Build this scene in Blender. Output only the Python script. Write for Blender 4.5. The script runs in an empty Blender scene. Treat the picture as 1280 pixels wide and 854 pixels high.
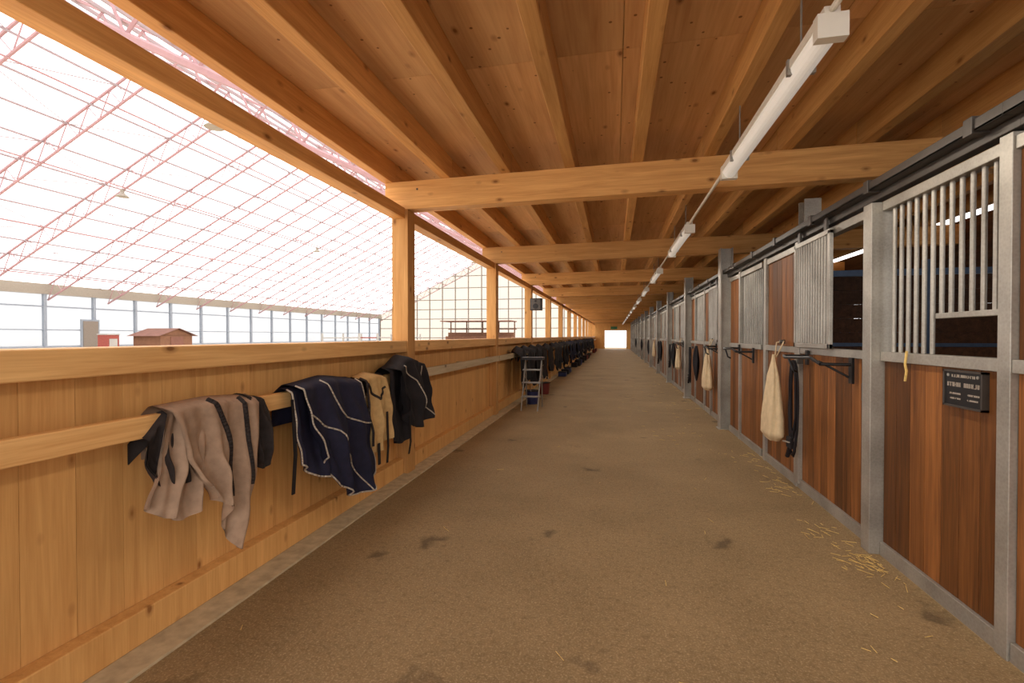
import bpy, math, random
import numpy as np
from mathutils import Vector, Matrix
random.seed(7)
C=bpy.context
sc=C.scene
H0=1.45
TH=math.atan(128/600)

def lin(c):
    c=c/255.0
    return c/12.92 if c<=0.04045 else ((c+0.055)/1.055)**2.4
def rgb(r,g,b): return (lin(r),lin(g),lin(b),1)

# ---------------------------------------------------------------- materials
class NT:
    def __init__(s,name):
        s.m=bpy.data.materials.new(name); s.m.use_nodes=True
        s.t=s.m.node_tree; s.n=s.t.nodes; s.b=s.n['Principled BSDF']; s.out=s.n['Material Output']
    def N(s,k,**kw):
        n=s.n.new(k)
        for a,v in kw.items(): setattr(n,a,v)
        return n
    def L(s,a,b): s.t.links.new(a,b)
    def math(s,op,a,b=None,c=None):
        n=s.N('ShaderNodeMath',operation=op)
        for i,v in enumerate((a,b,c)):
            if v is None: continue
            if hasattr(v,'links'): s.L(v,n.inputs[i])
            else: n.inputs[i].default_value=v
        return n.outputs[0]
    def mix(s,f,a,b,bt='MIX'):
        n=s.N('ShaderNodeMix',data_type='RGBA',blend_type=bt)
        for i,v in ((0,f),(6,a),(7,b)):
            if hasattr(v,'links'): s.L(v,n.inputs[i])
            else: n.inputs[i].default_value=v
        return n.outputs[2]
    def ramp(s,f,stops):
        n=s.N('ShaderNodeValToRGB'); s.L(f,n.inputs[0])
        e=n.color_ramp.elements
        e[0].position=stops[0][0]; e[0].color=stops[0][1]
        e[1].position=stops[-1][0]; e[1].color=stops[-1][1]
        for p,c in stops[1:-1]:
            x=e.new(p); x.color=c
        return n.outputs[0]
    def noise(s,v,scale=5,detail=4,rough=.55,dist=0):
        n=s.N('ShaderNodeTexNoise'); n.inputs['Scale'].default_value=scale
        n.inputs['Detail'].default_value=detail; n.inputs['Roughness'].default_value=rough
        n.inputs['Distortion'].default_value=dist
        if v is not None: s.L(v,n.inputs['Vector'])
        return n.outputs[0]
    def mapping(s,v,scale):
        n=s.N('ShaderNodeMapping'); n.inputs['Scale'].default_value=scale; s.L(v,n.inputs['Vector']); return n.outputs[0]
    def coords(s,rnd=True):
        tc=s.N('ShaderNodeTexCoord').outputs['Object']
        if not rnd: return tc,None
        at=s.N('ShaderNodeAttribute',attribute_name='rnd')
        v=s.N('ShaderNodeVectorMath',operation='SCALE'); v.inputs[0].default_value=(13,29,17)
        s.L(at.outputs['Fac'],v.inputs['Scale'])
        a=s.N('ShaderNodeVectorMath',operation='ADD'); s.L(tc,a.inputs[0]); s.L(v.outputs[0],a.inputs[1])
        return a.outputs[0],at.outputs['Fac']
    def bump(s,h,st=.2,d=.01):
        n=s.N('ShaderNodeBump'); n.inputs['Strength'].default_value=st; n.inputs['Distance'].default_value=d
        s.L(h,n.inputs['Height']); s.L(n.outputs[0],s.b.inputs['Normal'])

WH=(1,1,1,1); BK=(0,0,0,1)
def wood(name,dark,light,axis,knots=True,rough=.6,var=.35,scale=1.0,knotcol=(70,38,14),dots=False,kd=1.0):
    m=NT(name); v,r=m.coords()
    sc_=[9,9,9]; sc_[axis]=.55
    g=m.noise(m.mapping(v,tuple(x*scale for x in sc_)),2.2,5,.6,.6)
    fs=[60,60,60]; fs[axis]=2
    f=m.noise(m.mapping(v,tuple(x*scale for x in fs)),2,2,.5)
    big=m.noise(v,.9,2,.5)
    gg=m.math('ADD',m.math('MULTIPLY',g,.7),m.math('MULTIPLY',f,.3))
    col=m.ramp(gg,[(.3,rgb(*dark)),(.68,rgb(*light))])
    k=m.math('ADD',m.math('MULTIPLY',r,var),m.math('MULTIPLY',big,.35))
    k=m.math('ADD',k,1-.5*var-.18)
    cm=m.N('ShaderNodeVectorMath',operation='SCALE'); m.L(col,cm.inputs[0]); m.L(k,cm.inputs['Scale'])
    col=cm.outputs[0]
    if knots:
        ks=[5.6*kd,5.6*kd,5.6*kd]; ks[axis]=3.0*kd
        vo=m.N('ShaderNodeTexVoronoi'); vo.inputs['Scale'].default_value=1.0
        m.L(m.mapping(v,tuple(ks)),vo.inputs['Vector'])
        kf=m.ramp(vo.outputs['Distance'],[(.05,(.85,.85,.85,1)),(.085,(.4,.4,.4,1)),(.16,BK)])
        col=m.mix(kf,col,rgb(*knotcol))
    if dots:
        vo=m.N('ShaderNodeTexVoronoi'); vo.inputs['Scale'].default_value=8
        m.L(v,vo.inputs['Vector'])
        col=m.mix(m.ramp(vo.outputs['Distance'],[(.07,(.8,.8,.8,1)),(.1,BK)]),col,rgb(100,58,28))
    m.L(col,m.b.inputs['Base Color']); m.b.inputs['Roughness'].default_value=rough
    m.b.inputs['Specular IOR Level'].default_value=.2
    m.bump(gg,.25,.004)
    return m.m
def plain(name,c,rough=.6,metal=0,noise=.12,ns=12,spec=.5,emit=0):
    m=NT(name); v,_=m.coords(False)
    n=m.noise(v,ns,4)
    a=tuple(x*(1-noise) for x in c[:3])+(1,); b=tuple(min(1,x*(1+noise)) for x in c[:3])+(1,)
    m.L(m.ramp(n,[(.3,a),(.7,b)]),m.b.inputs['Base Color'])
    m.b.inputs['Roughness'].default_value=rough; m.b.inputs['Metallic'].default_value=metal
    m.b.inputs['Specular IOR Level'].default_value=spec
    if emit:
        m.b.inputs['Emission Color'].default_value=(1,.93,.82,1); m.b.inputs['Emission Strength'].default_value=emit
    return m.m

SP_D=(182,128,70); SP_L=(220,168,104)
KN=(116,68,30)
M={}
M['wy']=wood('spruce_along_y',SP_D,SP_L,1,knotcol=KN)
M['wx']=wood('spruce_along_x',SP_D,SP_L,0,knotcol=KN)
M['wz']=wood('spruce_along_z',SP_D,SP_L,2,knotcol=KN)
M['wall']=wood('spruce_wall_boards',(198,144,82),(226,174,108),2,var=.10,knotcol=(132,80,36),kd=1.15)
M['rail']=wood('spruce_rail',(206,152,92),(236,192,128),1,var=.1,knotcol=KN)
M['ply']=wood('ceiling_plywood',(192,144,96),(222,180,128),1,var=.18,scale=.6,knotcol=KN,dots=True)
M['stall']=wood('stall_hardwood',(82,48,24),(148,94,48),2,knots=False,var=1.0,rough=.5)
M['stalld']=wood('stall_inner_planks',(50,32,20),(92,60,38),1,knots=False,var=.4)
M['greyrail']=wood('weathered_rail',(176,156,126),(208,192,160),1,var=.1)

m=NT('galvanised_steel'); v,_=m.coords(False)
vo=m.N('ShaderNodeTexVoronoi'); vo.inputs['Scale'].default_value=70; m.L(v,vo.inputs['Vector'])
big=m.noise(v,3,4)
f=m.math('ADD',m.math('MULTIPLY',vo.outputs['Distance'],.15),m.math('MULTIPLY',big,.8))
m.L(m.ramp(f,[(.3,rgb(142,136,126)),(.7,rgb(184,178,166))]),m.b.inputs['Base Color'])
m.b.inputs['Metallic'].default_value=.45; m.b.inputs['Roughness'].default_value=.42
M['steel']=m.m
M['dsteel']=plain('dark_track_steel',rgb(84,78,72),.45,.6)
M['black']=plain('black_metal',rgb(28,26,26),.45,.3)
M['bluesteel']=plain('blue_grey_steel',rgb(72,88,112),.4,.5)
M['white']=plain('white_enamel',rgb(226,220,206),.35,0,.03)
M['diff']=plain('lamp_diffuser',rgb(226,222,214),.2,0,.02,emit=.25)
M['greyp']=plain('grey_aluminium',rgb(150,146,138),.45,.4)

# floor asphalt
m=NT('asphalt_floor'); v,_=m.coords(False)
a=m.noise(v,1.1,6,.6); b=m.noise(v,95,3,.7); c=m.noise(v,30,5,.7)
col=m.ramp(a,[(.3,rgb(122,99,66)),(.7,rgb(146,120,84))])
col=m.mix(m.ramp(b,[(.5,BK),(.75,(.8,.8,.8,1))]),col,rgb(190,166,128))
col=m.mix(m.math('MULTIPLY',m.ramp(c,[(.3,WH),(.52,BK)]),.45),col,rgb(86,66,42))
vo=m.N('ShaderNodeTexVoronoi'); vo.inputs['Scale'].default_value=1.5
dv=m.N('ShaderNodeVectorMath',operation='ADD'); m.L(v,dv.inputs[0])
nn=m.N('ShaderNodeTexNoise'); nn.inputs['Scale'].default_value=5; nn.inputs['Detail'].default_value=4; m.L(v,nn.inputs['Vector'])
sv=m.N('ShaderNodeVectorMath',operation='SCALE'); sv.inputs['Scale'].default_value=.5; m.L(nn.outputs['Color'],sv.inputs[0]); m.L(sv.outputs[0],dv.inputs[1])
m.L(dv.outputs[0],vo.inputs['Vector'])
col=m.mix(m.math('MULTIPLY',m.ramp(vo.outputs['Distance'],[(.06,WH),(.17,BK)]),.6),col,rgb(64,50,34))
m.L(col,m.b.inputs['Base Color']); m.b.inputs['Roughness'].default_value=.78
m.b.inputs['Specular IOR Level'].default_value=.25
m.bump(m.math('ADD',b,m.math('MULTIPLY',c,.5)),.35,.004)
M['floor']=m.m
M['conc']=plain('concrete_strip',rgb(184,164,130),.85,0,.2,14)
M['sand']=plain('arena_sand',rgb(222,208,186),.95,0,.1,2)

def foil(name,col,tr):
    m=NT(name); m.n.remove(m.b)
    t=m.N('ShaderNodeBsdfTransparent'); t.inputs[0].default_value=(1,1,1,1)
    d=m.N('ShaderNodeBsdfTranslucent')
    v=m.N('ShaderNodeTexCoord').outputs['Object']
    m.L(m.ramp(m.noise(v,.4,3),[(.3,tuple(x*.93 for x in col[:3])+(1,)),(.7,col)]),d.inputs[0])
    x=m.N('ShaderNodeMixShader'); x.inputs[0].default_value=1-tr
    m.L(t.outputs[0],x.inputs[1]); m.L(d.outputs[0],x.inputs[2]); m.L(x.outputs[0],m.out.inputs[0])
    return m.m
M['foil']=foil('translucent_roof_foil',rgb(250,246,250),.8)
M['wfoil']=foil('translucent_wall_panel',rgb(168,170,172),.35)
M['gfoil']=foil('translucent_gable_panel',rgb(140,128,108),.18)
M['truss']=plain('pink_lit_steel',rgb(164,130,132),.6,0,.06,spec=.2)  # pink cast of light through the roof is put into the steel colour
M['purlin']=plain('grey_steel_tube',rgb(158,144,148),.6,0,.06,spec=.2)
M['gframe']=plain('gable_frame',rgb(128,118,108),.6,0,.06,spec=.2)
M['eave']=plain('eave_gutter_panel',rgb(150,142,130),.6,0,.06,spec=.2)
M['frame']=plain('arena_wall_frame',rgb(140,148,158),.5,0,.06,spec=.2)
M['taupe']=plain('taupe_fleece',rgb(160,134,112),.95,0,.14,25,.1)
M['dkmesh']=plain('charcoal_fabric',rgb(52,46,44),.9,0,.2,30,.1)
M['navy']=plain('navy_fabric',rgb(30,30,50),.75,0,.2,20,.3)
M['beige']=plain('beige_fabric',rgb(190,156,106),.9,0,.12,25,.1)
M['blk']=plain('black_fabric',rgb(32,28,30),.8,0,.2,20,.3)
M['pipe']=plain('pale_piping',rgb(180,168,152),.8,0,.05)
M['cotton']=plain('raw_cotton',rgb(214,190,152),.95,0,.1,14,.1)
M['straw']=plain('straw',rgb(214,180,104),.8,0,.2,40)
M['redp']=plain('red_paint',rgb(140,72,64),.6,spec=.2)
M['shed']=plain('shed_timber',rgb(120,86,66),.8,0,.15,4,.2)
M['shedroof']=plain('shed_roof',rgb(118,82,70),.8,0,.15,4,.2)
M['offw']=plain('off_white_paint',rgb(160,158,154),.6,0,.05,4,.2)
M['blue']=plain('dark_blue_plastic',rgb(30,38,84),.5)
M['red']=plain('dark_red_plastic',rgb(110,34,30),.5)
M['green']=plain('green_sign',rgb(40,110,70),.5)

# ---------------------------------------------------------------- mesh builder
class MB:
    def __init__(s): s.v=[];s.f=[];s.mi=[];s.r=[]; s.mats=[]
    def mat(s,k):
        if k not in s.mats: s.mats.append(k)
        return s.mats.index(k)
    def box(s,x0,x1,y0,y1,z0,z1,k,sl=0,r=None):
        """axis box; sl = z slope along x"""
        b=len(s.v); r=random.random() if r is None else r
        for z in (z0,z1):
            for (x,y) in ((x0,y0),(x1,y0),(x1,y1),(x0,y1)):
                s.v.append((x,y,z+sl*x))
        for f in ((0,3,2,1),(4,5,6,7),(0,1,5,4),(1,2,6,5),(2,3,7,6),(3,0,4,7)):
            s.f.append(tuple(b+i for i in f)); s.mi.append(s.mat(k)); s.r.append(r)
    def cyl(s,p0,p1,rad,k,seg=8,r1=None):
        p0=Vector(p0);p1=Vector(p1); d=(p1-p0).normalized()
        a=d.orthogonal().normalized(); c=d.cross(a); b=len(s.v); r1=rad if r1 is None else r1; r=random.random()
        for p,q in ((p0,rad),(p1,r1)):
            for i in range(seg):
                t=2*math.pi*(i+.5)/seg; s.v.append(tuple(p+a*math.cos(t)*q+c*math.sin(t)*q))
        for i in range(seg):
            j=(i+1)%seg; s.f.append((b+i,b+j,b+seg+j,b+seg+i)); s.mi.append(s.mat(k)); s.r.append(r)
        s.f.append(tuple(b+i for i in reversed(range(seg)))); s.mi.append(s.mat(k)); s.r.append(r)
        s.f.append(tuple(b+seg+i for i in range(seg))); s.mi.append(s.mat(k)); s.r.append(r)
    def path(s,pts,rad,k,seg=8):
        for a,b in zip(pts[:-1],pts[1:]): s.cyl(a,b,rad,k,seg)
    def quad(s,ps,k):
        b=len(s.v); s.v+=[tuple(p) for p in ps]; s.f.append(tuple(range(b,b+len(ps)))); s.mi.append(s.mat(k)); s.r.append(random.random())
    def grid(s,P,k,nu,nv):
        b=len(s.v); r=random.random()
        for i in range(nu+1):
            for j in range(nv+1): s.v.append(tuple(P(i/nu,j/nv)))
        for i in range(nu):
            for j in range(nv):
                a=b+i*(nv+1)+j; s.f.append((a,a+nv+1,a+nv+2,a+1)); s.mi.append(s.mat(k)); s.r.append(r)
    def obj(s,name,bevel=0,smooth=False,parent=None):
        me=bpy.data.meshes.new(name); me.from_pydata(s.v,[],s.f)
        for k in s.mats: me.materials.append(M[k])
        me.polygons.foreach_set('material_index',s.mi)
        at=me.attributes.new('rnd','FLOAT','FACE'); at.data.foreach_set('value',s.r)
        if smooth: me.polygons.foreach_set('use_smooth',[True]*len(s.f))
        me.update(); o=bpy.data.objects.new(name,me); sc.collection.objects.link(o)
        if bevel:
            b=o.modifiers.new('bevel','BEVEL'); b.width=bevel; b.segments=2; b.limit_method='ANGLE'
        if parent: o.parent=parent
        return o

Y0,Y1=-1.8,55.0
SL=.010
BH=.29
def zb(x): return H0+1.318+SL*(x+2.17)     # beam bottom
BEAMS=[.95+3.8*i for i in range(15) if .95+3.8*i<Y1]

# floor
b=MB(); b.box(-1.98,1.72,Y0-4,Y1+8,-.1,0,'floor'); b.obj('floor')
b=MB(); b.box(-2.234,-1.98,Y0,Y1,-.1,.012,'conc'); b.obj('concrete_kerb_strip',.004)
b=MB(); b.box(1.72,5.3,Y0,Y1,-.1,.004,'conc'); b.obj('floor_stalls')
b=MB(); b.box(-32,-2.34,Y0-6,Y1+6,-.12,-.02,'sand'); b.obj('floor_arena')

# ceiling
b=MB()
y=Y0
while y<Y1:
    for x in (-2.45,-1.2,.05,1.3,2.55,3.8):
        b.box(x+.002,x+1.248,y+.002,min(y+2.5,Y1)-.002,zb(0)+BH+.22,zb(0)+BH+.25,'ply',SL)
    y+=2.5
b.box(-2.45,5.3,Y0,Y1,zb(0)+BH+.255,zb(0)+BH+.28,'ply',SL)
b.obj('ceiling')
b=MB()
for i in range(13):
    x=-2.33+.635*i
    if x>5.2: break
    for ya,yb in zip([Y0]+BEAMS,BEAMS+[Y1]):
        zz=zb(0)+BH
        b.box(x-.05,x+.05,ya,yb,zz,zz+.22,'wy',SL)
b.obj('ceiling_joists',.006)
for yy in BEAMS:
    b=MB(); b.box(-2.36,5.12,yy-.08,yy+.08,zb(0),zb(0)+BH,'wx',SL)
    b.cyl((-2.0,yy-.085,zb(-2)+.2),(-2.0,yy-.075,zb(-2)+.2),.012,'dsteel')
    b.obj('timber_crossbeam',.008)
for yy in BEAMS:
    b=MB(); b.box(-2.28,-2.10,yy-.09,yy+.09,0.012,zb(-2.28),'wz')
    for z in (1.45+1.24,):
        b.cyl((-2.19,yy-.1,z+.06),(-2.19,yy-.08,z+.06),.014,'dsteel')
    b.obj('timber_post',.008)

# left wall
b=MB()
y=Y0
while y<Y1:
    w=.2; b.box(-2.27,-2.235,y+.001,y+w-.001,.03,1.36,'wall'); y+=w
b.box(-2.31,-2.27,Y0,Y1,.0,1.38,'wall')
b.obj('wall_left')
b=MB()
for ya,yb in zip([Y0]+BEAMS,BEAMS+[Y1]):
    b.box(-2.34,-2.11,ya+.09,yb-.09,1.28,1.40,'rail')
b.obj('trim_parapet_cap',.008)
b=MB()
for ya,yb in zip([Y0]+BEAMS,BEAMS+[Y1]):
    b.box(-2.235,-2.15,ya+.09,yb-.09,.012,.17,'wall')
b.obj('baseboard_left',.006)
b=MB()
for ya,yb in zip([Y0]+BEAMS,BEAMS+[Y1]):
    b.box(-2.27,-2.13,ya+.09,yb-.09,H0+1.22,H0+1.33,'wy')
b.obj('timber_header_rail',.006)
for i,(ya,yb) in enumerate(zip([Y0]+BEAMS,BEAMS+[Y1])):
    b=MB(); k='rail' if i<2 else 'greyrail'
    b.box(-2.10,-2.055,ya+.02,yb-.02,.99,1.09,k)
    for yy in (ya+.3,(ya+yb)/2,yb-.3): b.box(-2.235,-2.10,yy-.04,yy+.04,1.0,1.08,k)
    b.obj('blanket_rail',.006)

# ---------------------------------------------------------------- stalls
XF=1.72
def planks(b,ya,yb,z0,z1,k='stall',w=.145,x0=XF+.02,x1=XF+.055):
    n=max(1,round((yb-ya)/w)); w=(yb-ya)/n
    for i in range(n): b.box(x0,x1,ya+i*w+.0015,ya+(i+1)*w-.0015,z0,z1,k)
def post(b,y,w=.07,z1=2.35,k='steel',x0=XF-.01,x1=XF+.08): b.box(x0,x1,y-w/2,y+w/2,0,z1,k)
def rails(b,ya,yb,top=True):
    b.box(XF,XF+.07,ya,yb,.0,.09,'steel')
    b.box(XF-.005,XF+.075,ya,yb,1.285,1.345,'steel')
    if top: b.box(XF,XF+.07,ya,yb,2.27,2.33,'steel')
def bars(b,ya,yb,z0,z1,sp=.078,x=XF+.035,k='steel',seg=8,r=.0115):
    n=max(1,round((yb-ya)/sp))
    for i in range(1,n): 
        y=ya+(yb-ya)*i/n; b.cyl((x,y,z0),(x,y,z1),r,k,seg)
def track(b,ya,yb):
    b.box(XF-.07,XF-.005,ya,yb,2.41,2.425,'dsteel'); b.box(XF-.07,XF-.06,ya,yb,2.41,2.47,'dsteel')
    b.box(XF-.015,XF-.005,ya,yb,2.41,2.47,'dsteel')
    b.box(XF-.005,XF+.06,ya,yb,2.36,2.46,'dsteel')
    y=ya+.2
    while y<yb:
        b.box(XF-.08,XF+.0,y-.03,y+.03,2.40,2.485,'dsteel'); y+=.95
def grille_panel(b,ya,yb,seg=8,hatch=True):
    rails(b,ya,yb); planks(b,ya,yb,.09,1.285)
    if hatch:
        ym=ya+(yb-ya)*.47
        n=round((yb-ya)/.078)
        for i in range(1,n):
            y=ya+(yb-ya)*i/n; z0=1.345 if y>ym else 1.56
            b.cyl((XF+.035,y,z0),(XF+.035,y,2.27),.0125,'steel',seg)
        b.box(XF+.02,XF+.05,ya,ym+.02,1.545,1.575,'steel')
    else: bars(b,ya,yb,1.345,2.27,seg=seg)
def solid_panel(b,ya,yb):
    rails(b,ya,yb); planks(b,ya,yb,.09,1.285); planks(b,ya,yb,1.345,2.27)
def door(b,ya,yb,seg=8,op=.56):
    rails(b,ya,yb,True)
    planks(b,ya+.05,yb-.05,.09,1.285,w=.13)
    b.box(XF-.015,XF+.06,ya,ya+.05,.05,1.34,'steel'); b.box(XF-.015,XF+.06,yb-.05,yb,.05,1.34,'steel')
    g0,g1=ya+op,yb
    x=XF-.03
    b.box(x-.015,x+.015,g0,g0+.035,1.345,2.30,'steel'); b.box(x-.015,x+.015,g1-.035,g1,1.345,2.30,'steel')
    b.box(x-.015,x+.015,g0,g1,1.345,1.385,'steel'); b.box(x-.015,x+.015,g0,g1,2.27,2.31,'steel')
    n=round((g1-g0)/.055)
    for i in range(1,n):
        y=g0+(g1-g0)*i/n; b.cyl((x,y,1.385),(x,y,2.27),.012,'steel',seg)
    for y in (g0+.1,g1-.1): b.box(x-.01,x+.01,y-.025,y+.025,2.3,2.42,'dsteel')
    b.box(XF-.04,XF-.01,ya+.01,ya+.05,1.0,1.12,'dsteel')

def partition(yy):
    b=MB()
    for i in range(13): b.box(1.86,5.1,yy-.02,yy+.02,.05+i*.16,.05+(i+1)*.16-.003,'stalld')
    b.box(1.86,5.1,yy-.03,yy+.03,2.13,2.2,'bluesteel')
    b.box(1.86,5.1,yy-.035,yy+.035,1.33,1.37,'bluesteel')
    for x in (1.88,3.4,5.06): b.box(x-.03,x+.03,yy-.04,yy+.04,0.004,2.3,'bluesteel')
    b.obj('stall_partition')
def partition_open(yy):
    b=MB()
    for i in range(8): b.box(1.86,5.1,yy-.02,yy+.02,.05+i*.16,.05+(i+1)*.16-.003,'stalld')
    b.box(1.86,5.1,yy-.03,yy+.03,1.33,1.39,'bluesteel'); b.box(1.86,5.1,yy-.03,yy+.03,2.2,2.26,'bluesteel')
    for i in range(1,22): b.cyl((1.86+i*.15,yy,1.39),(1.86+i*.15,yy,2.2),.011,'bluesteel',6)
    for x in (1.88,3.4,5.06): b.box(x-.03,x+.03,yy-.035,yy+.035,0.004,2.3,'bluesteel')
    b.obj('stall_partition')

b=MB(); solid_panel(b,1.45,2.53); post(b,1.42); grille_panel(b,.2,1.38,8,False); post(b,.16); door(b,-1.2,.1); post(b,-1.25); track(b,Y0,2.5); b.obj('horse_stall_front',.003)
b=MB()
post(b,2.57,.075); grille_panel(b,2.61,3.60); post(b,3.66,.11,2.33,x0=XF-.06)
door(b,3.72,5.05); post(b,5.10,.07); solid_panel(b,5.14,6.05); post(b,6.09,.08)
b.box(XF+.0,XF+.09,6.13,6.17,0,2.33,'black')  # black strip stands in for the shade of an open gap
track(b,2.5,6.2); b.obj('horse_stall_front',.003)
y=6.2; n=0
while y<Y1-3.8:
    seg=8 if n<2 else 5
    b=MB(); grille_panel(b,y+.05,y+1.02,seg,False); post(b,y+1.05,.06); solid_panel(b,y+1.08,y+1.68)
    door(b,y+1.92,y+3.1,seg,.45); post(b,y+3.14,.06); solid_panel(b,y+3.17,y+3.72); post(b,y+3.76,.07)
    track(b,y,y+3.8); b.obj('horse_stall_front',.003 if n<2 else 0)
    c=MB(); c.box(1.60,1.615,y+1.72,y+1.9,0.016,zb(1.6),'steel'); c.box(1.765,1.78,y+1.72,y+1.9,0,zb(1.75),'steel')
    c.box(1.615,1.765,y+1.80,y+1.82,0,zb(1.6),'steel'); c.box(1.58,1.80,y+1.70,y+1.92,0,.015,'steel')
    c.obj('steel_column')
    (partition if n==0 else partition_open)(y); y+=3.8; n+=1
partition_open(2.5); partition_open(-1.3)
c=MB(); c.box(1.84,1.99,5.27,5.285,0.004,zb(1.9),'steel'); c.box(1.84,1.99,5.42,5.435,0.004,zb(1.9),'steel'); c.box(1.905,1.925,5.285,5.42,0.004,zb(1.9),'steel'); c.obj('steel_column')
b=MB()
yy=Y0
while yy<Y1:
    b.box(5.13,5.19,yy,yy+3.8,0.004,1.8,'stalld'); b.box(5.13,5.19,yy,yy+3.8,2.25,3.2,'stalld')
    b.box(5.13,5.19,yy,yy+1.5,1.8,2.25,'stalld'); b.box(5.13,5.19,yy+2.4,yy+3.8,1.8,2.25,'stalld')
    b.box(5.14,5.18,yy+1.93,yy+1.97,1.8,2.25,'bluesteel')
    yy+=3.8
b.obj('wall_right')
b=MB()
b.box(-2.4,-1.05,Y1,Y1+.1,0,3.3,'wall'); b.box(1.30,5.2,Y1,Y1+.1,0,3.3,'wall'); b.box(-1.05,1.30,Y1,Y1+.1,2.05,3.3,'wall')
b.obj('wall_end')
b=MB(); b.box(-.4,.3,Y1-.05,Y1-.01,2.2,2.5,'green'); b.obj('exit_sign')

# ---------------------------------------------------------------- lamps
XL=.87; ZL=H0+1.27
b=MB(); b.cyl((XL,Y0,ZL+.068),(XL,Y1-.01,ZL+.068),.014,'white',8); b.obj('cable_conduit',smooth=False)
yy=2.2-3.8
while yy<Y1-2:
    b=MB(); L=1.85
    b.box(XL-.055,XL+.055,yy+.05,yy+L-.05,ZL+.01,ZL+.048,'white')
    def P(u,v,yy=yy,L=L):
        t=math.pi*(u); return (XL-.05*math.cos(t),yy+.05+v*(L-.1),ZL+.01-.055*math.sin(t))
    b.grid(P,'diff',10,1)
    for q in (yy,yy+L-.05):
        b.box(XL-.058,XL+.058,q,q+.05,ZL-.05,ZL+.05,'white')
    for q in (yy+.35,yy+L-.35): 
        b.box(XL-.062,XL+.062,q-.012,q+.012,ZL-.02,ZL+.055,'greyp')
        b.cyl((XL,q,ZL+.05),(XL,q,zb(XL)+BH+.22),.005,'greyp',6)
    b.box(XL-.03,XL+.03,yy+.01,yy+L-.01,ZL+.053,ZL+.083,'white')
    b.obj('fluorescent_light_fixture')
    yy+=3.8

# ---------------------------------------------------------------- arena
XA=-30.; XN=-2.5; XRG=-16.2; ZE=4.2; ZR=11.0
def zr(x): return ZE+(ZR-ZE)*((x-XA)/(XRG-XA) if x<XRG else (XN-x)/(XN-XRG))
AY0,AY1=-5,58
b=MB()
b.quad([(XA,AY0,ZE),(XRG,AY0,ZR),(XRG,AY1,ZR),(XA,AY1,ZE)],'foil')
b.quad([(XRG,AY0,ZR),(XN,AY0,ZE),(XN,AY1,ZE),(XRG,AY1,ZR)],'foil')
b.obj('arena_roof_foil')
b=MB()
for i in range(0,13):
    for (xa,xb) in ((XA,XRG),(XRG,XN)):
        x=xa+(xb-xa)*(i/12); b.cyl((x,AY0,zr(x)-.06),(x,AY1,zr(x)-.06),.045,'purlin',5)
for i in range(2,12,3):
    x=XA+(XRG-XA)*(i/12); 
    b.cyl((x,AY0,zr(x)-.85),(x,AY1,zr(x)-.85),.035,'truss',5)
y=AY0; t=0; DY=3.15
while y<=AY1+.1:
    for (xa,xb) in ((XA,XRG),(XRG,XN)):
        b.cyl((xa,y,ZE if xa==XA else ZR),(xb,y,ZR if xb==XRG else ZE),.055,'truss',5)
        n=14
        for j in range(n):
            x=xa+(xb-xa)*j/n; lo=(x,y,zr(x)-.8)
            xm=xa+(xb-xa)*(j+.5)/n; up=(xm,y,zr(xm)-.05); x2=xa+(xb-xa)*(j+1)/n
            b.cyl(lo,up,.024,'truss',4); b.cyl(up,(x2,y,zr(x2)-.8),.024,'truss',4)
        b.cyl((xa,y,zr(xa)-.8),(xb,y,zr(xb)-.8),.05,'truss',5)
    if y+DY<=AY1+.1:
        for i in range(0,12,1):
            x=XA+(XRG-XA)*i/12; x2=XA+(XRG-XA)*(i+1)/12
            if (t+i)%3==0: b.cyl((x,y,zr(x)-.06),(x2,y+DY,zr(x2)-.06),.02,'purlin',4)
            if (t-i)%3==2: b.cyl((x2,y,zr(x2)-.06),(x,y+DY,zr(x)-.06),.02,'purlin',4)
    y+=DY; t+=1
b.obj('arena_roof_trusses')
# roof lamps
for (lx,ly) in ((-11,11.5),(-11,24),(-11,37),(-21,17),(-21,31),(-21,45)):
    b=MB(); z=zr(lx)-1.0; b.cyl((lx,ly,z),(lx,ly,z+.9),.01,'purlin',5); b.cyl((lx,ly,z-.12),(lx,ly,z+.05),.26,'eave',16,.08); b.cyl((lx,ly,z+.05),(lx,ly,z+.2),.08,'eave',12); b.obj('high_bay_lamp')
b=MB()
b.box(XA-.06,XA-.04,AY0,AY1,.9,ZE,'wfoil'); b.box(XA-.1,XA+.1,AY0,AY1,0,.9,'frame')
b.box(XA-.1,XA+.15,AY0,AY1,ZE-.5,ZE+.05,'eave')
b.box(XA-.03,XA+.05,AY0,AY1,3.0,3.08,'frame'); b.box(XA-.03,XA+.05,AY0,AY1,1.75,1.81,'frame')
y=AY0
while y<AY1: b.box(XA-.04,XA+.12,y-.07,y+.07,0,ZE,'frame'); y+=2.5
b.obj('wall_arena_side')
b=MB()
b.quad([(XA,AY1,0),(XN,AY1,0),(XN,AY1,ZE),(XRG,AY1,ZR),(XA,AY1,ZE)],'gfoil')
x=XA
while x<XN: b.box(x-.06,x+.06,AY1-.12,AY1-.02,0,zr(x),'gframe'); x+=1.72
for z in (1.2,2.4,3.6,4.8,6.0,7.5,9.0):
    if z<ZE: xa,xb=XA,XN
    else:
        q=(z-ZE)/(ZR-ZE); xa=XA+(XRG-XA)*q; xb=XN+(XRG-XN)*q
    b.box(xa,xb,AY1-.1,AY1-.02,z-.05,z+.05,'gframe')
b.obj('wall_arena_gable')
b=MB(); cx,cy=-25.,22.5
b.box(cx-.9,cx+.9,cy-1.0,cy+1.0,-.02,1.5,'shed')
for s_ in (-1,1):
    b.quad([(cx-1.1,cy+s_*1.25,1.44),(cx+1.1,cy+s_*1.25,1.44),(cx+1.1,cy,1.88),(cx-1.1,cy,1.88)],'shedroof')
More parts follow.
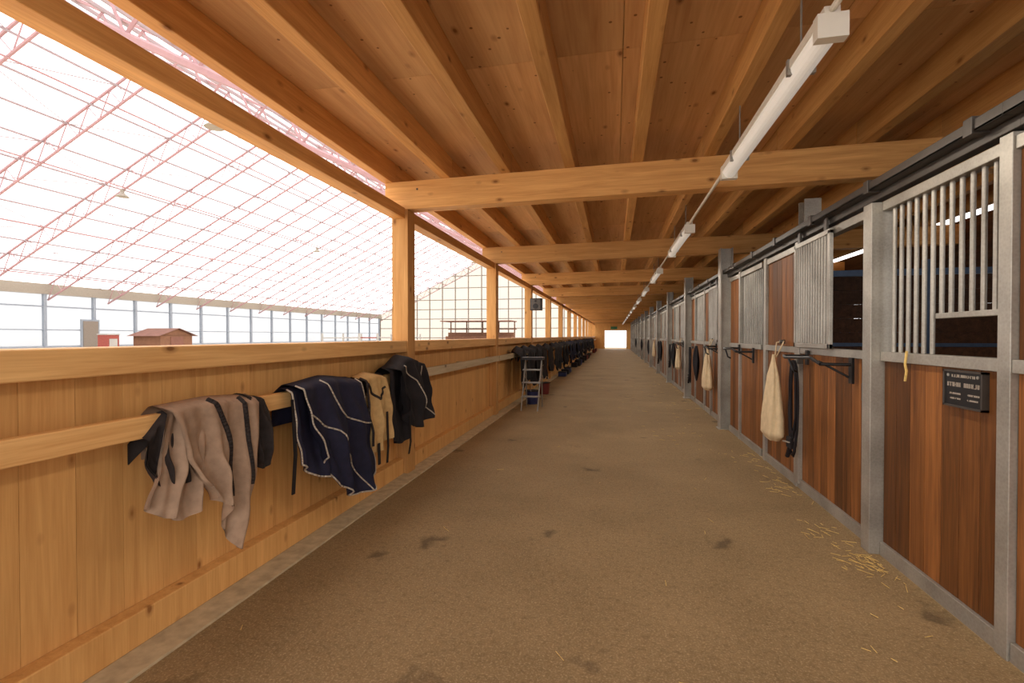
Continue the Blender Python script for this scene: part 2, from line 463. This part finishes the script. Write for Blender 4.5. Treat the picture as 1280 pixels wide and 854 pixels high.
for s_ in (-.9,.9): b.quad([(cx+s_,cy-1.0,1.48),(cx+s_,cy+1.0,1.48),(cx+s_,cy,1.85)],'shed')
b.box(cx+.9,cx+.93,cy-.4,cy+.4,0,1.4,'shedroof'); b.obj('wooden_shed')
b=MB(); b.box(-25.6,-25,19.4,20.0,-.02,1.5,'redp'); b.box(-25.63,-24.97,19.37,20.03,1.5,1.56,'offw'); b.box(-25,-24.98,19.5,19.9,.2,1.3,'offw'); b.obj('red_storage_box')
b=MB(); b.box(-29.88,-29.8,21.7,22.7,0,2.4,'frame'); b.box(-29.8,-29.76,21.8,22.6,.1,2.3,'gframe'); b.obj('door_arena')
b=MB()
for i in range(4):
    b.box(-19.5,-11.5,52+i*.9,52.9+i*.9,-.02,.5+.45*i,'shed')
for x in (-19.5,-17.5,-15.5,-13.5,-11.6): b.box(x,x+.12,55.5,55.62,0,3.1,'shed')
b.box(-19.7,-11.3,55.3,55.8,2.2,2.3,'shed'); b.box(-19.7,-11.3,52.5,55.8,3.1,3.2,'shedroof')
b.obj('spectator_stand')
b=MB()
for i in range(5):
    y=34+i*3.
    for s_ in (-1.6,1.6):
        b.box(-21+s_-.06,-21+s_+.06,y-.06,y+.06,-.02,1.65,'offw'); b.box(-21+s_-.3,-21+s_+.3,y-.3,y+.3,-.02,.08,'offw')
    for z in (.5,.9,1.3): b.cyl((-22.5,y,z),(-19.5,y,z),.05,'redp' if i%2 else 'offw',8)
b.obj('show_jumps')

# loudspeaker
b=MB(); Ys=12.1
b.box(-2.09,-1.80,Ys-.12,Ys+.1,2.10,2.40,'black'); b.box(-2.07,-1.82,Ys-.14,Ys-.12,2.12,2.38,'dsteel')
b.cyl((-1.945,Ys-.15,2.2),(-1.945,Ys-.14,2.2),.07,'black',16); b.cyl((-1.945,Ys-.15,2.33),(-1.945,Ys-.14,2.33),.03,'black',12)
b.box(-2.098,-2.09,Ys-.03,Ys+.2,2.2,2.3,'black'); b.obj('loudspeaker',.01)

# ---------------------------------------------------------------- cloths
def cr(vals):
    def f(t):
        t=min(max(t,0),1); n=len(vals)-1; i=min(int(t*n),n-1); u=t*n-i; u=u*u*(3-2*u)*.5+u*.5
        return vals[i]*(1-u)+vals[i+1]*u
    return f
def make_P(L,R,hem,top,xf,back,fold,nf,ph,sag=.02):
    L,R,hem,top=cr(L),cr(R),cr(hem),cr(top)
    def P(t,s):
        y=L(max(s,0))*(1-t)+R(max(s,0))*t
        zt=top(t)
        if s<0:
            q=-s; z=zt-.03-(back)*q; x=-2.125-.012*math.sin(9*t+ph)
            if q<.05: x=-2.09; z=zt-.006
            return (x,y,z)
        z=zt*(1-s)+hem(t)*s
        amp=fold*(.25+min(1,s*1.6))
        w=math.sin(2*math.pi*nf*t+ph+1.3*s)+.5*math.sin(2*math.pi*nf*2.3*t+ph*2-2*s)
        w2=.35*math.sin(7*s+5*t+ph)+.18*math.sin(17*s-9*t+ph)
        e=min(1,s/.06); x=-2.07+(xf+2.07)*math.sqrt(e)+amp*(w+w2)*e+.02*s
        x=max(x,-2.03 if s>.06 else -2.2)
        return (x,y+.3*amp*math.cos(2*math.pi*nf*t+ph),z)
    return P
def cloth(b,k,L,R,hem,top=(1.12,),xf=-2.0,back=.22,fold=.02,nf=3,ph=0.,pipes=(),nt=36,ns=34,pm='pipe',pr=.006,th=.008):
    top=list(top)*2 if len(top)==1 else top
    P=make_P(L,R,hem,top,xf,back,fold,nf,ph)
    b.grid(lambda u,v:P(u,-1+v*2),k,nt,ns*2)
    def Q(u,v):
        p=P(u,-1+v*2); return (p[0]-th if v>.5 else p[0]+th*.5,p[1],p[2]-.002)
    b.grid(Q,k,nt,ns*2)
    for path in pipes:
        pts=[]
        m_=26
        for i in range(m_+1):
            q=i/m_*(len(path)-1); j=min(int(q),len(path)-2); u=q-j
            t=path[j][0]*(1-u)+path[j+1][0]*u; s=path[j][1]*(1-u)+path[j+1][1]*u
            p=P(t,s); pts.append((p[0]+.004,p[1],p[2]))
        b.path(pts,pr,pm,6)
def ribbon(b,k,pts,w=.03,th=.006):
    pts=[Vector(p) for p in pts]
    for a,c in zip(pts[:-1],pts[1:]):
        for o in (0,th):
            b.v+=[tuple(a+Vector((o,-w/2,0))),tuple(a+Vector((o,w/2,0))),tuple(c+Vector((o,w/2,0))),tuple(c+Vector((o,-w/2,0)))]
            n=len(b.v); b.f.append((n-4,n-3,n-2,n-1)); b.mi.append(b.mat(k)); b.r.append(.5)

EDGE=[(0,0.02),(0,.5),(0,1)]; EDGR=[(1,0.02),(1,.5),(1,1)]; HEM=[(0,1),(.25,1),(.5,1),(.75,1),(1,1)]
b=MB()
cloth(b,'dkmesh',[1.74,1.71,1.76],[1.95,1.93,1.92],[.78,.70,.76],top=(1.0,1.1,1.12),xf=-2.025,fold=.016,nf=2,ph=1,back=.1)
cloth(b,'taupe',[1.82,1.78,1.70],[2.05,2.02,1.98],[.70,.62,.58,.62],xf=-2.0,fold=.018,nf=2,ph=2)
cloth(b,'dkmesh',[2.30,2.32,2.36],[2.44,2.50,2.46],[.74,.68,.74],top=(1.13,1.10),xf=-2.0,fold=.02,nf=1.5,ph=.3)
cloth(b,'taupe',[1.80,1.84,1.86,1.92,2.02],[2.37,2.36,2.33,2.30,2.20],[.66,.62,.58,.44,.32,.34],top=(1.13,1.14,1.12),xf=-1.97,fold=.024,nf=2.4,ph=.6,
      pipes=[[(.42,.02),(.5,.2),(.62,.42),(.6,.75)],[(.78,.02),(.8,.3),(.85,.6)]],pm='dkmesh',pr=.014)
b.obj('horse_blanket',smooth=True)
b=MB()
cloth(b,'navy',[2.66,2.68,2.72],[3.3,3.45,3.4],[.62,.48,.42,.40],xf=-2.0,fold=.022,nf=2.5,ph=.5,pipes=[HEM,EDGE])
cloth(b,'navy',[2.70,2.80,2.94],[3.42,3.60,3.66],[.62,.36,.24,.22,.34],top=(1.14,1.17,1.13),xf=-1.94,fold=.032,nf=2.2,ph=2.1,
      pipes=[HEM,EDGE,EDGR,[(.0,.35),(.3,.45),(.6,.7),(.75,1)],[(.35,.02),(.5,.3),(.9,.45),(1,.5)]])
ribbon(b,'blk',[(-1.98,2.66,1.05),(-1.97,2.67,.7),(-1.98,2.66,.45)],.03)
b.obj('horse_blanket',smooth=True)
b=MB()
cloth(b,'dkmesh',[3.52,3.53,3.56],[3.95,3.98,3.92],[.52,.46,.5,.6],xf=-2.01,fold=.018,nf=2,ph=.5)
cloth(b,'beige',[3.50,3.50,3.54],[3.86,3.92,3.88],[.56,.48,.50,.56],top=(1.12,1.15,1.12),xf=-1.95,fold=.022,nf=1.8,ph=1.2,pipes=[[(.1,.1),(.5,.35),(.9,.2)],EDGE],pm='dkmesh',pr=.01)
ribbon(b,'blk',[(-1.91,3.8,.8),(-1.91,3.82,.5),(-1.91,3.8,.36)],.03); ribbon(b,'blk',[(-1.91,3.65,.56),(-1.91,3.66,.38)],.04)
b.obj('horse_blanket',smooth=True)
b=MB()
cloth(b,'blk',[4.0,3.97,4.0],[4.58,4.6,4.55],[.50,.44,.48,.60],top=(1.16,1.24,1.14),xf=-1.98,fold=.025,nf=2,ph=.2)
cloth(b,'blk',[4.03,4.05,4.12],[4.60,4.72,4.68],[.76,.58,.54,.60],top=(1.16,1.27,1.2),xf=-1.90,fold=.038,nf=1.7,ph=1.5,
      pipes=[[(.2,.05),(.45,.35),(.6,.9)],[(.9,.1),(.8,.5),(1,.95)]])
ribbon(b,'blk',[(-1.88,4.2,.7),(-1.88,4.22,.45),(-1.89,4.2,.34)],.03)
b.obj('horse_blanket',smooth=True)
rr=random.Random(3)
y=9.8; cnt=0
while y<46:
    w=rr.uniform(.5,1.1); b=MB()
    k=rr.choice(['blk','blk','navy','dkmesh','blk'])
    h=[rr.uniform(.2,.7) for _ in range(4)]
    cloth(b,k,[y,y+.03],[y+w,y+w-.04],h,top=(1.12,1.24,1.14),xf=-1.95+rr.uniform(-.02,.10),fold=.035,nf=2,ph=rr.uniform(0,6),nt=16,ns=10,pipes=[HEM] if cnt%3==0 else [])
    b.obj('horse_blanket',smooth=True)
    if rr.random()<.6:
        b=MB(); k2=rr.choice(['blk','blue','dkmesh','red'])
        yy=y+w/2; hh=rr.uniform(.15,.19)
        if rr.random()<.5:
            b.box(-1.95,-1.68,yy-.2,yy+.2,.012,hh,k2); b.box(-1.96,-1.67,yy-.21,yy+.21,hh,hh+.025,'blk')
            b.path([(-1.8,yy-.1,hh+.02),(-1.8,yy-.08,hh+.08),(-1.8,yy+.08,hh+.08),(-1.8,yy+.1,hh+.02)],.012,'blk',6); b.obj('grooming_box',.02)
        else:
            b.cyl((-1.72,yy,.0),(-1.72,yy,.28),.12,k2,20,.15); b.cyl((-1.72,yy,.27),(-1.72,yy,.29),.158,'blk',20,.158)
            b.path([(-1.72,yy+.16*math.cos(a*math.pi/8),.28+.10*math.sin(a*math.pi/8)) for a in range(9)],.004,'greyp',5); b.obj('bucket')
    y+=w+rr.uniform(.1,.5) if y>11 else w+.1; cnt+=1
# step ladder
b=MB(); X,Y=-1.66,9.35
for dx in (0,.32):
    b.cyl((X+dx-.1,Y-.26,0),(X+dx-.06,Y,.98),.014,'greyp'); b.cyl((X+dx-.1,Y+.35,0),(X+dx-.06,Y+.02,.98),.014,'greyp')
for q in (.28,.55,.8): b.box(X-.1,X+.26,Y-.26+.26*q-.05,Y-.26+.26*q+.05,.98*q-.012,.98*q+.012,'greyp')
b.box(X-.12,X+.30,Y-.12,Y+.16,.98,1.03,'black'); b.obj('step_ladder')

# ---------------------------------------------------------------- stall accessories
def bag(X,Y,zt,zbm,w):
    b=MB()
    prof=[(0,.10),(.08,.18),(.25,.5),(.5,.72),(.75,.92),(.93,.95),(1,.55)]
    def P(u,v):
        a=2*math.pi*u; i=0
        while i<len(prof)-2 and v>prof[i+1][0]: i+=1
        q=(v-prof[i][0])/(prof[i+1][0]-prof[i][0]); r=prof[i][1]*(1-q)+prof[i+1][1]*q
        r*=w/2*(1+.10*math.sin(5*a+2*v)+.05*math.sin(9*a+5*v)); return (X+.45*r*math.cos(a),Y+r*math.sin(a),zt+(zbm-zt)*v)
    b.grid(P,'cotton',36,28)
    b.path([(X+.02,Y-.02,zt-.03),(X+.06,Y-.1,zt+.12),(XF-.01,Y,zt+.14),(X+.06,Y+.1,zt+.12),(X+.02,Y+.02,zt-.03)],.007,'cotton',6)
    b.box(XF-.05,XF-.006,Y-.02,Y+.02,zt+.11,zt+.15,'dsteel')
    b.obj('cotton_feed_bag',smooth=True)
bag(1.61,5.42,1.26,.38,.42); bag(1.60,8.95,1.26,.5,.40); bag(1.60,12.9,1.26,.6,.34); bag(1.60,20.6,1.26,.6,.34)
def rack(y0,y1,z=1.24,X=1.50):
    b=MB()
    b.path([(XF-.015,y1,z+.03),(X,y1-.02,z+.03),(X-.02,y1-.12,z+.02),(X-.02,y0+.15,z+.04),(X,y0+.02,z),(XF-.02,y0,z)],.013,'black',8)
    b.path([(X-.02,y1-.2,z+.02),(X,y1-.25,z-.08),(X+.04,y1-.22,z-.1)],.010,'black',8)
    b.path([(X,y0+.06,z+.02),(XF-.02,y0+.03,z-.1)],.009,'black',8)
    b.box(XF-.03,XF-.012,y0-.02,y0+.03,z-.14,z+.05,'black'); b.box(XF-.03,XF-.012,y1-.02,y1+.03,z-.05,z+.08,'black')
    b.obj('saddle_rack')
rack(3.95,4.78)
rack(8.3,8.75); rack(12.1,12.7); rack(6.5,7.2,1.25)
def bridle(Y,zt,zl,X=1.62):
    b=MB(); r2=random.Random(int(Y*10))
    for i in range(4):
        o=r2.uniform(-.05,.05); pts=[]
        for j in range(13):
            a=j/12*2*math.pi; pts.append((X+r2.uniform(-.006,.006)+.02*i*.5,Y+o+.06*math.sin(a)*(1+.2*i),zt-(zt-zl)*(.5-.5*math.cos(a))*(.75+.08*i)))
        b.path(pts,.009,'blk',6)
    b.box(X-.02,X+.0,Y-.05,Y+.07,zl+.1,zl+.2,'blk'); b.cyl((X-.03,Y-.04,zl+.16),(X-.03,Y+.12,zl+.14),.008,'steel'); b.path([(X,Y+.03,zl+.1),(X,Y+.10,zl)],.02,'blk')
    b.path([(X,Y-.12,zl+.28),(X-.02,Y-.13,zl+.1),(X,Y-.02,zl+.04),(X+.02,Y+.12,zl+.09)],.008,'blk',6)
    b.box(XF-.05,XF-.006,Y-.015,Y+.015,zt-.03,zt+.02,'dsteel'); b.obj('bridle')
bridle(4.93,1.22,.30); bridle(11.2,1.2,.4); bridle(15.1,1.2,.5); bridle(18.9,1.25,.4)
for yy in (10.2,14.,17.8,24.,30.,38.):
    b=MB()
    def P(u,v,yy=yy): 
        a=2*math.pi*u; r=.11*math.sin(math.pi*min(.97,v*.8+.15))*(1+.25*math.sin(4*a+3*v)); return (1.61+.5*r*math.cos(a),yy+r*math.sin(a)+.03*math.sin(5*v),1.25-.7*v)
    b.grid(P,'blk',20,12); b.obj('halter_bundle',smooth=True)
# name board
b=MB(); ya,yb=2.70,2.97
b.box(XF-.004,XF+.02,ya,yb,1.09,1.27,'black')
for z0,z1 in ((1.085,1.095),(1.265,1.275)): b.box(XF-.01,XF+.02,ya-.005,yb+.005,z0,z1,'dsteel')
for y_ in (ya,yb): b.box(XF-.01,XF+.02,y_-.005,y_+.005,1.085,1.275,'dsteel')
r4=random.Random(5)
def line(y0,y1,z,h,wd):
    y=y0
    while y<y1:
        w=r4.uniform(.5,1)*wd
        b.box(XF-.006,XF-.003,y,y+w*.22,z,z+h,'pipe')
        q=r4.choice([0,.42,.82]); b.box(XF-.006,XF-.003,y,y+w*.8,z+h*q,z+h*(q+.16),'pipe')
        if r4.random()<.6: b.box(XF-.006,XF-.003,y+w*.6,y+w*.8,z,z+h,'pipe')
        y+=w*1.25
line(ya+.05,yb-.06,1.238,.014,.014); line(ya+.02,ya+.115,1.19,.022,.018); line(ya+.15,yb-.02,1.19,.022,.018)
line(ya+.02,ya+.1,1.15,.009,.012); line(ya+.15,yb-.04,1.15,.009,.012); line(ya+.03,ya+.1,1.125,.008,.012); line(ya+.15,yb-.05,1.125,.008,.012)
b.cyl((XF-.008,ya+.03,1.247),(XF-.004,ya+.03,1.247),.008,'steel'); b.cyl((XF-.008,yb-.03,1.247),(XF-.004,yb-.03,1.247),.008,'steel')
b.obj('stall_name_board')
b=MB(); b.path([(XF-.02,3.28,1.36),(XF-.025,3.285,1.28),(XF-.02,3.28,1.24),(XF-.022,3.29,1.18)],.007,'straw',6); b.obj('tie_rope')

# straw
b=MB(); r5=random.Random(9)
def straw(cx,cy,n,sp):
    for _ in range(n):
        x=min(cx+r5.gauss(0,sp*.5),1.66); y=cy+r5.gauss(0,sp); a=r5.uniform(0,math.pi) if r5.random()<.5 else r5.gauss(2.2,.4); l=r5.uniform(.02,.09)
        if x+l*math.cos(a)>1.70: continue
        z=r5.uniform(.003,.008)
        b.cyl((x,y,z),(x+l*math.cos(a),y+l*math.sin(a),z+r5.uniform(-.001,.004)),.0016,'straw',4)
straw(1.58,3.4,60,.14); straw(1.5,3.9,18,.12); straw(1.6,4.9,25,.2); straw(1.6,6,30,.4); straw(.9,7.5,15,.5); straw(1.2,9,30,1.2); straw(1.2,2.6,8,.3); straw(0,5,18,2.5); straw(1.3,13,60,2.); straw(.3,2,5,.6)
b.obj('straw_scatter')

# ---------------------------------------------------------------- light
w=bpy.data.worlds.new('overcast_sky'); sc.world=w; w.use_nodes=True
bg=w.node_tree.nodes['Background']; bg.inputs[0].default_value=(1,.97,.95,1); bg.inputs[1].default_value=3.0
yy=2.2-3.8
while yy<Y1-2:
    l=bpy.data.lights.new('aisle_fill','AREA'); l.shape='RECTANGLE'; l.size=.1; l.size_y=1.7; l.energy=22; l.color=(1,.92,.8); l.spread=math.pi  # added fill light for the aisle; the fixtures themselves look unlit
    o=bpy.data.objects.new('aisle_fill_light',l); o.location=(XL,yy+.92,ZL-.06); sc.collection.objects.link(o)
    yy+=3.8

cam=bpy.data.cameras.new('cam'); cam.lens=600/1280*36; cam.sensor_width=36; cam.clip_end=300
co=bpy.data.objects.new('camera',cam); sc.collection.objects.link(co); sc.camera=co
co.location=(0,0,H0); co.rotation_euler=(math.radians(90)-math.atan(7/600),0,TH)
sc.view_settings.view_transform='Standard'; sc.view_settings.look='None'; sc.view_settings.exposure=.08
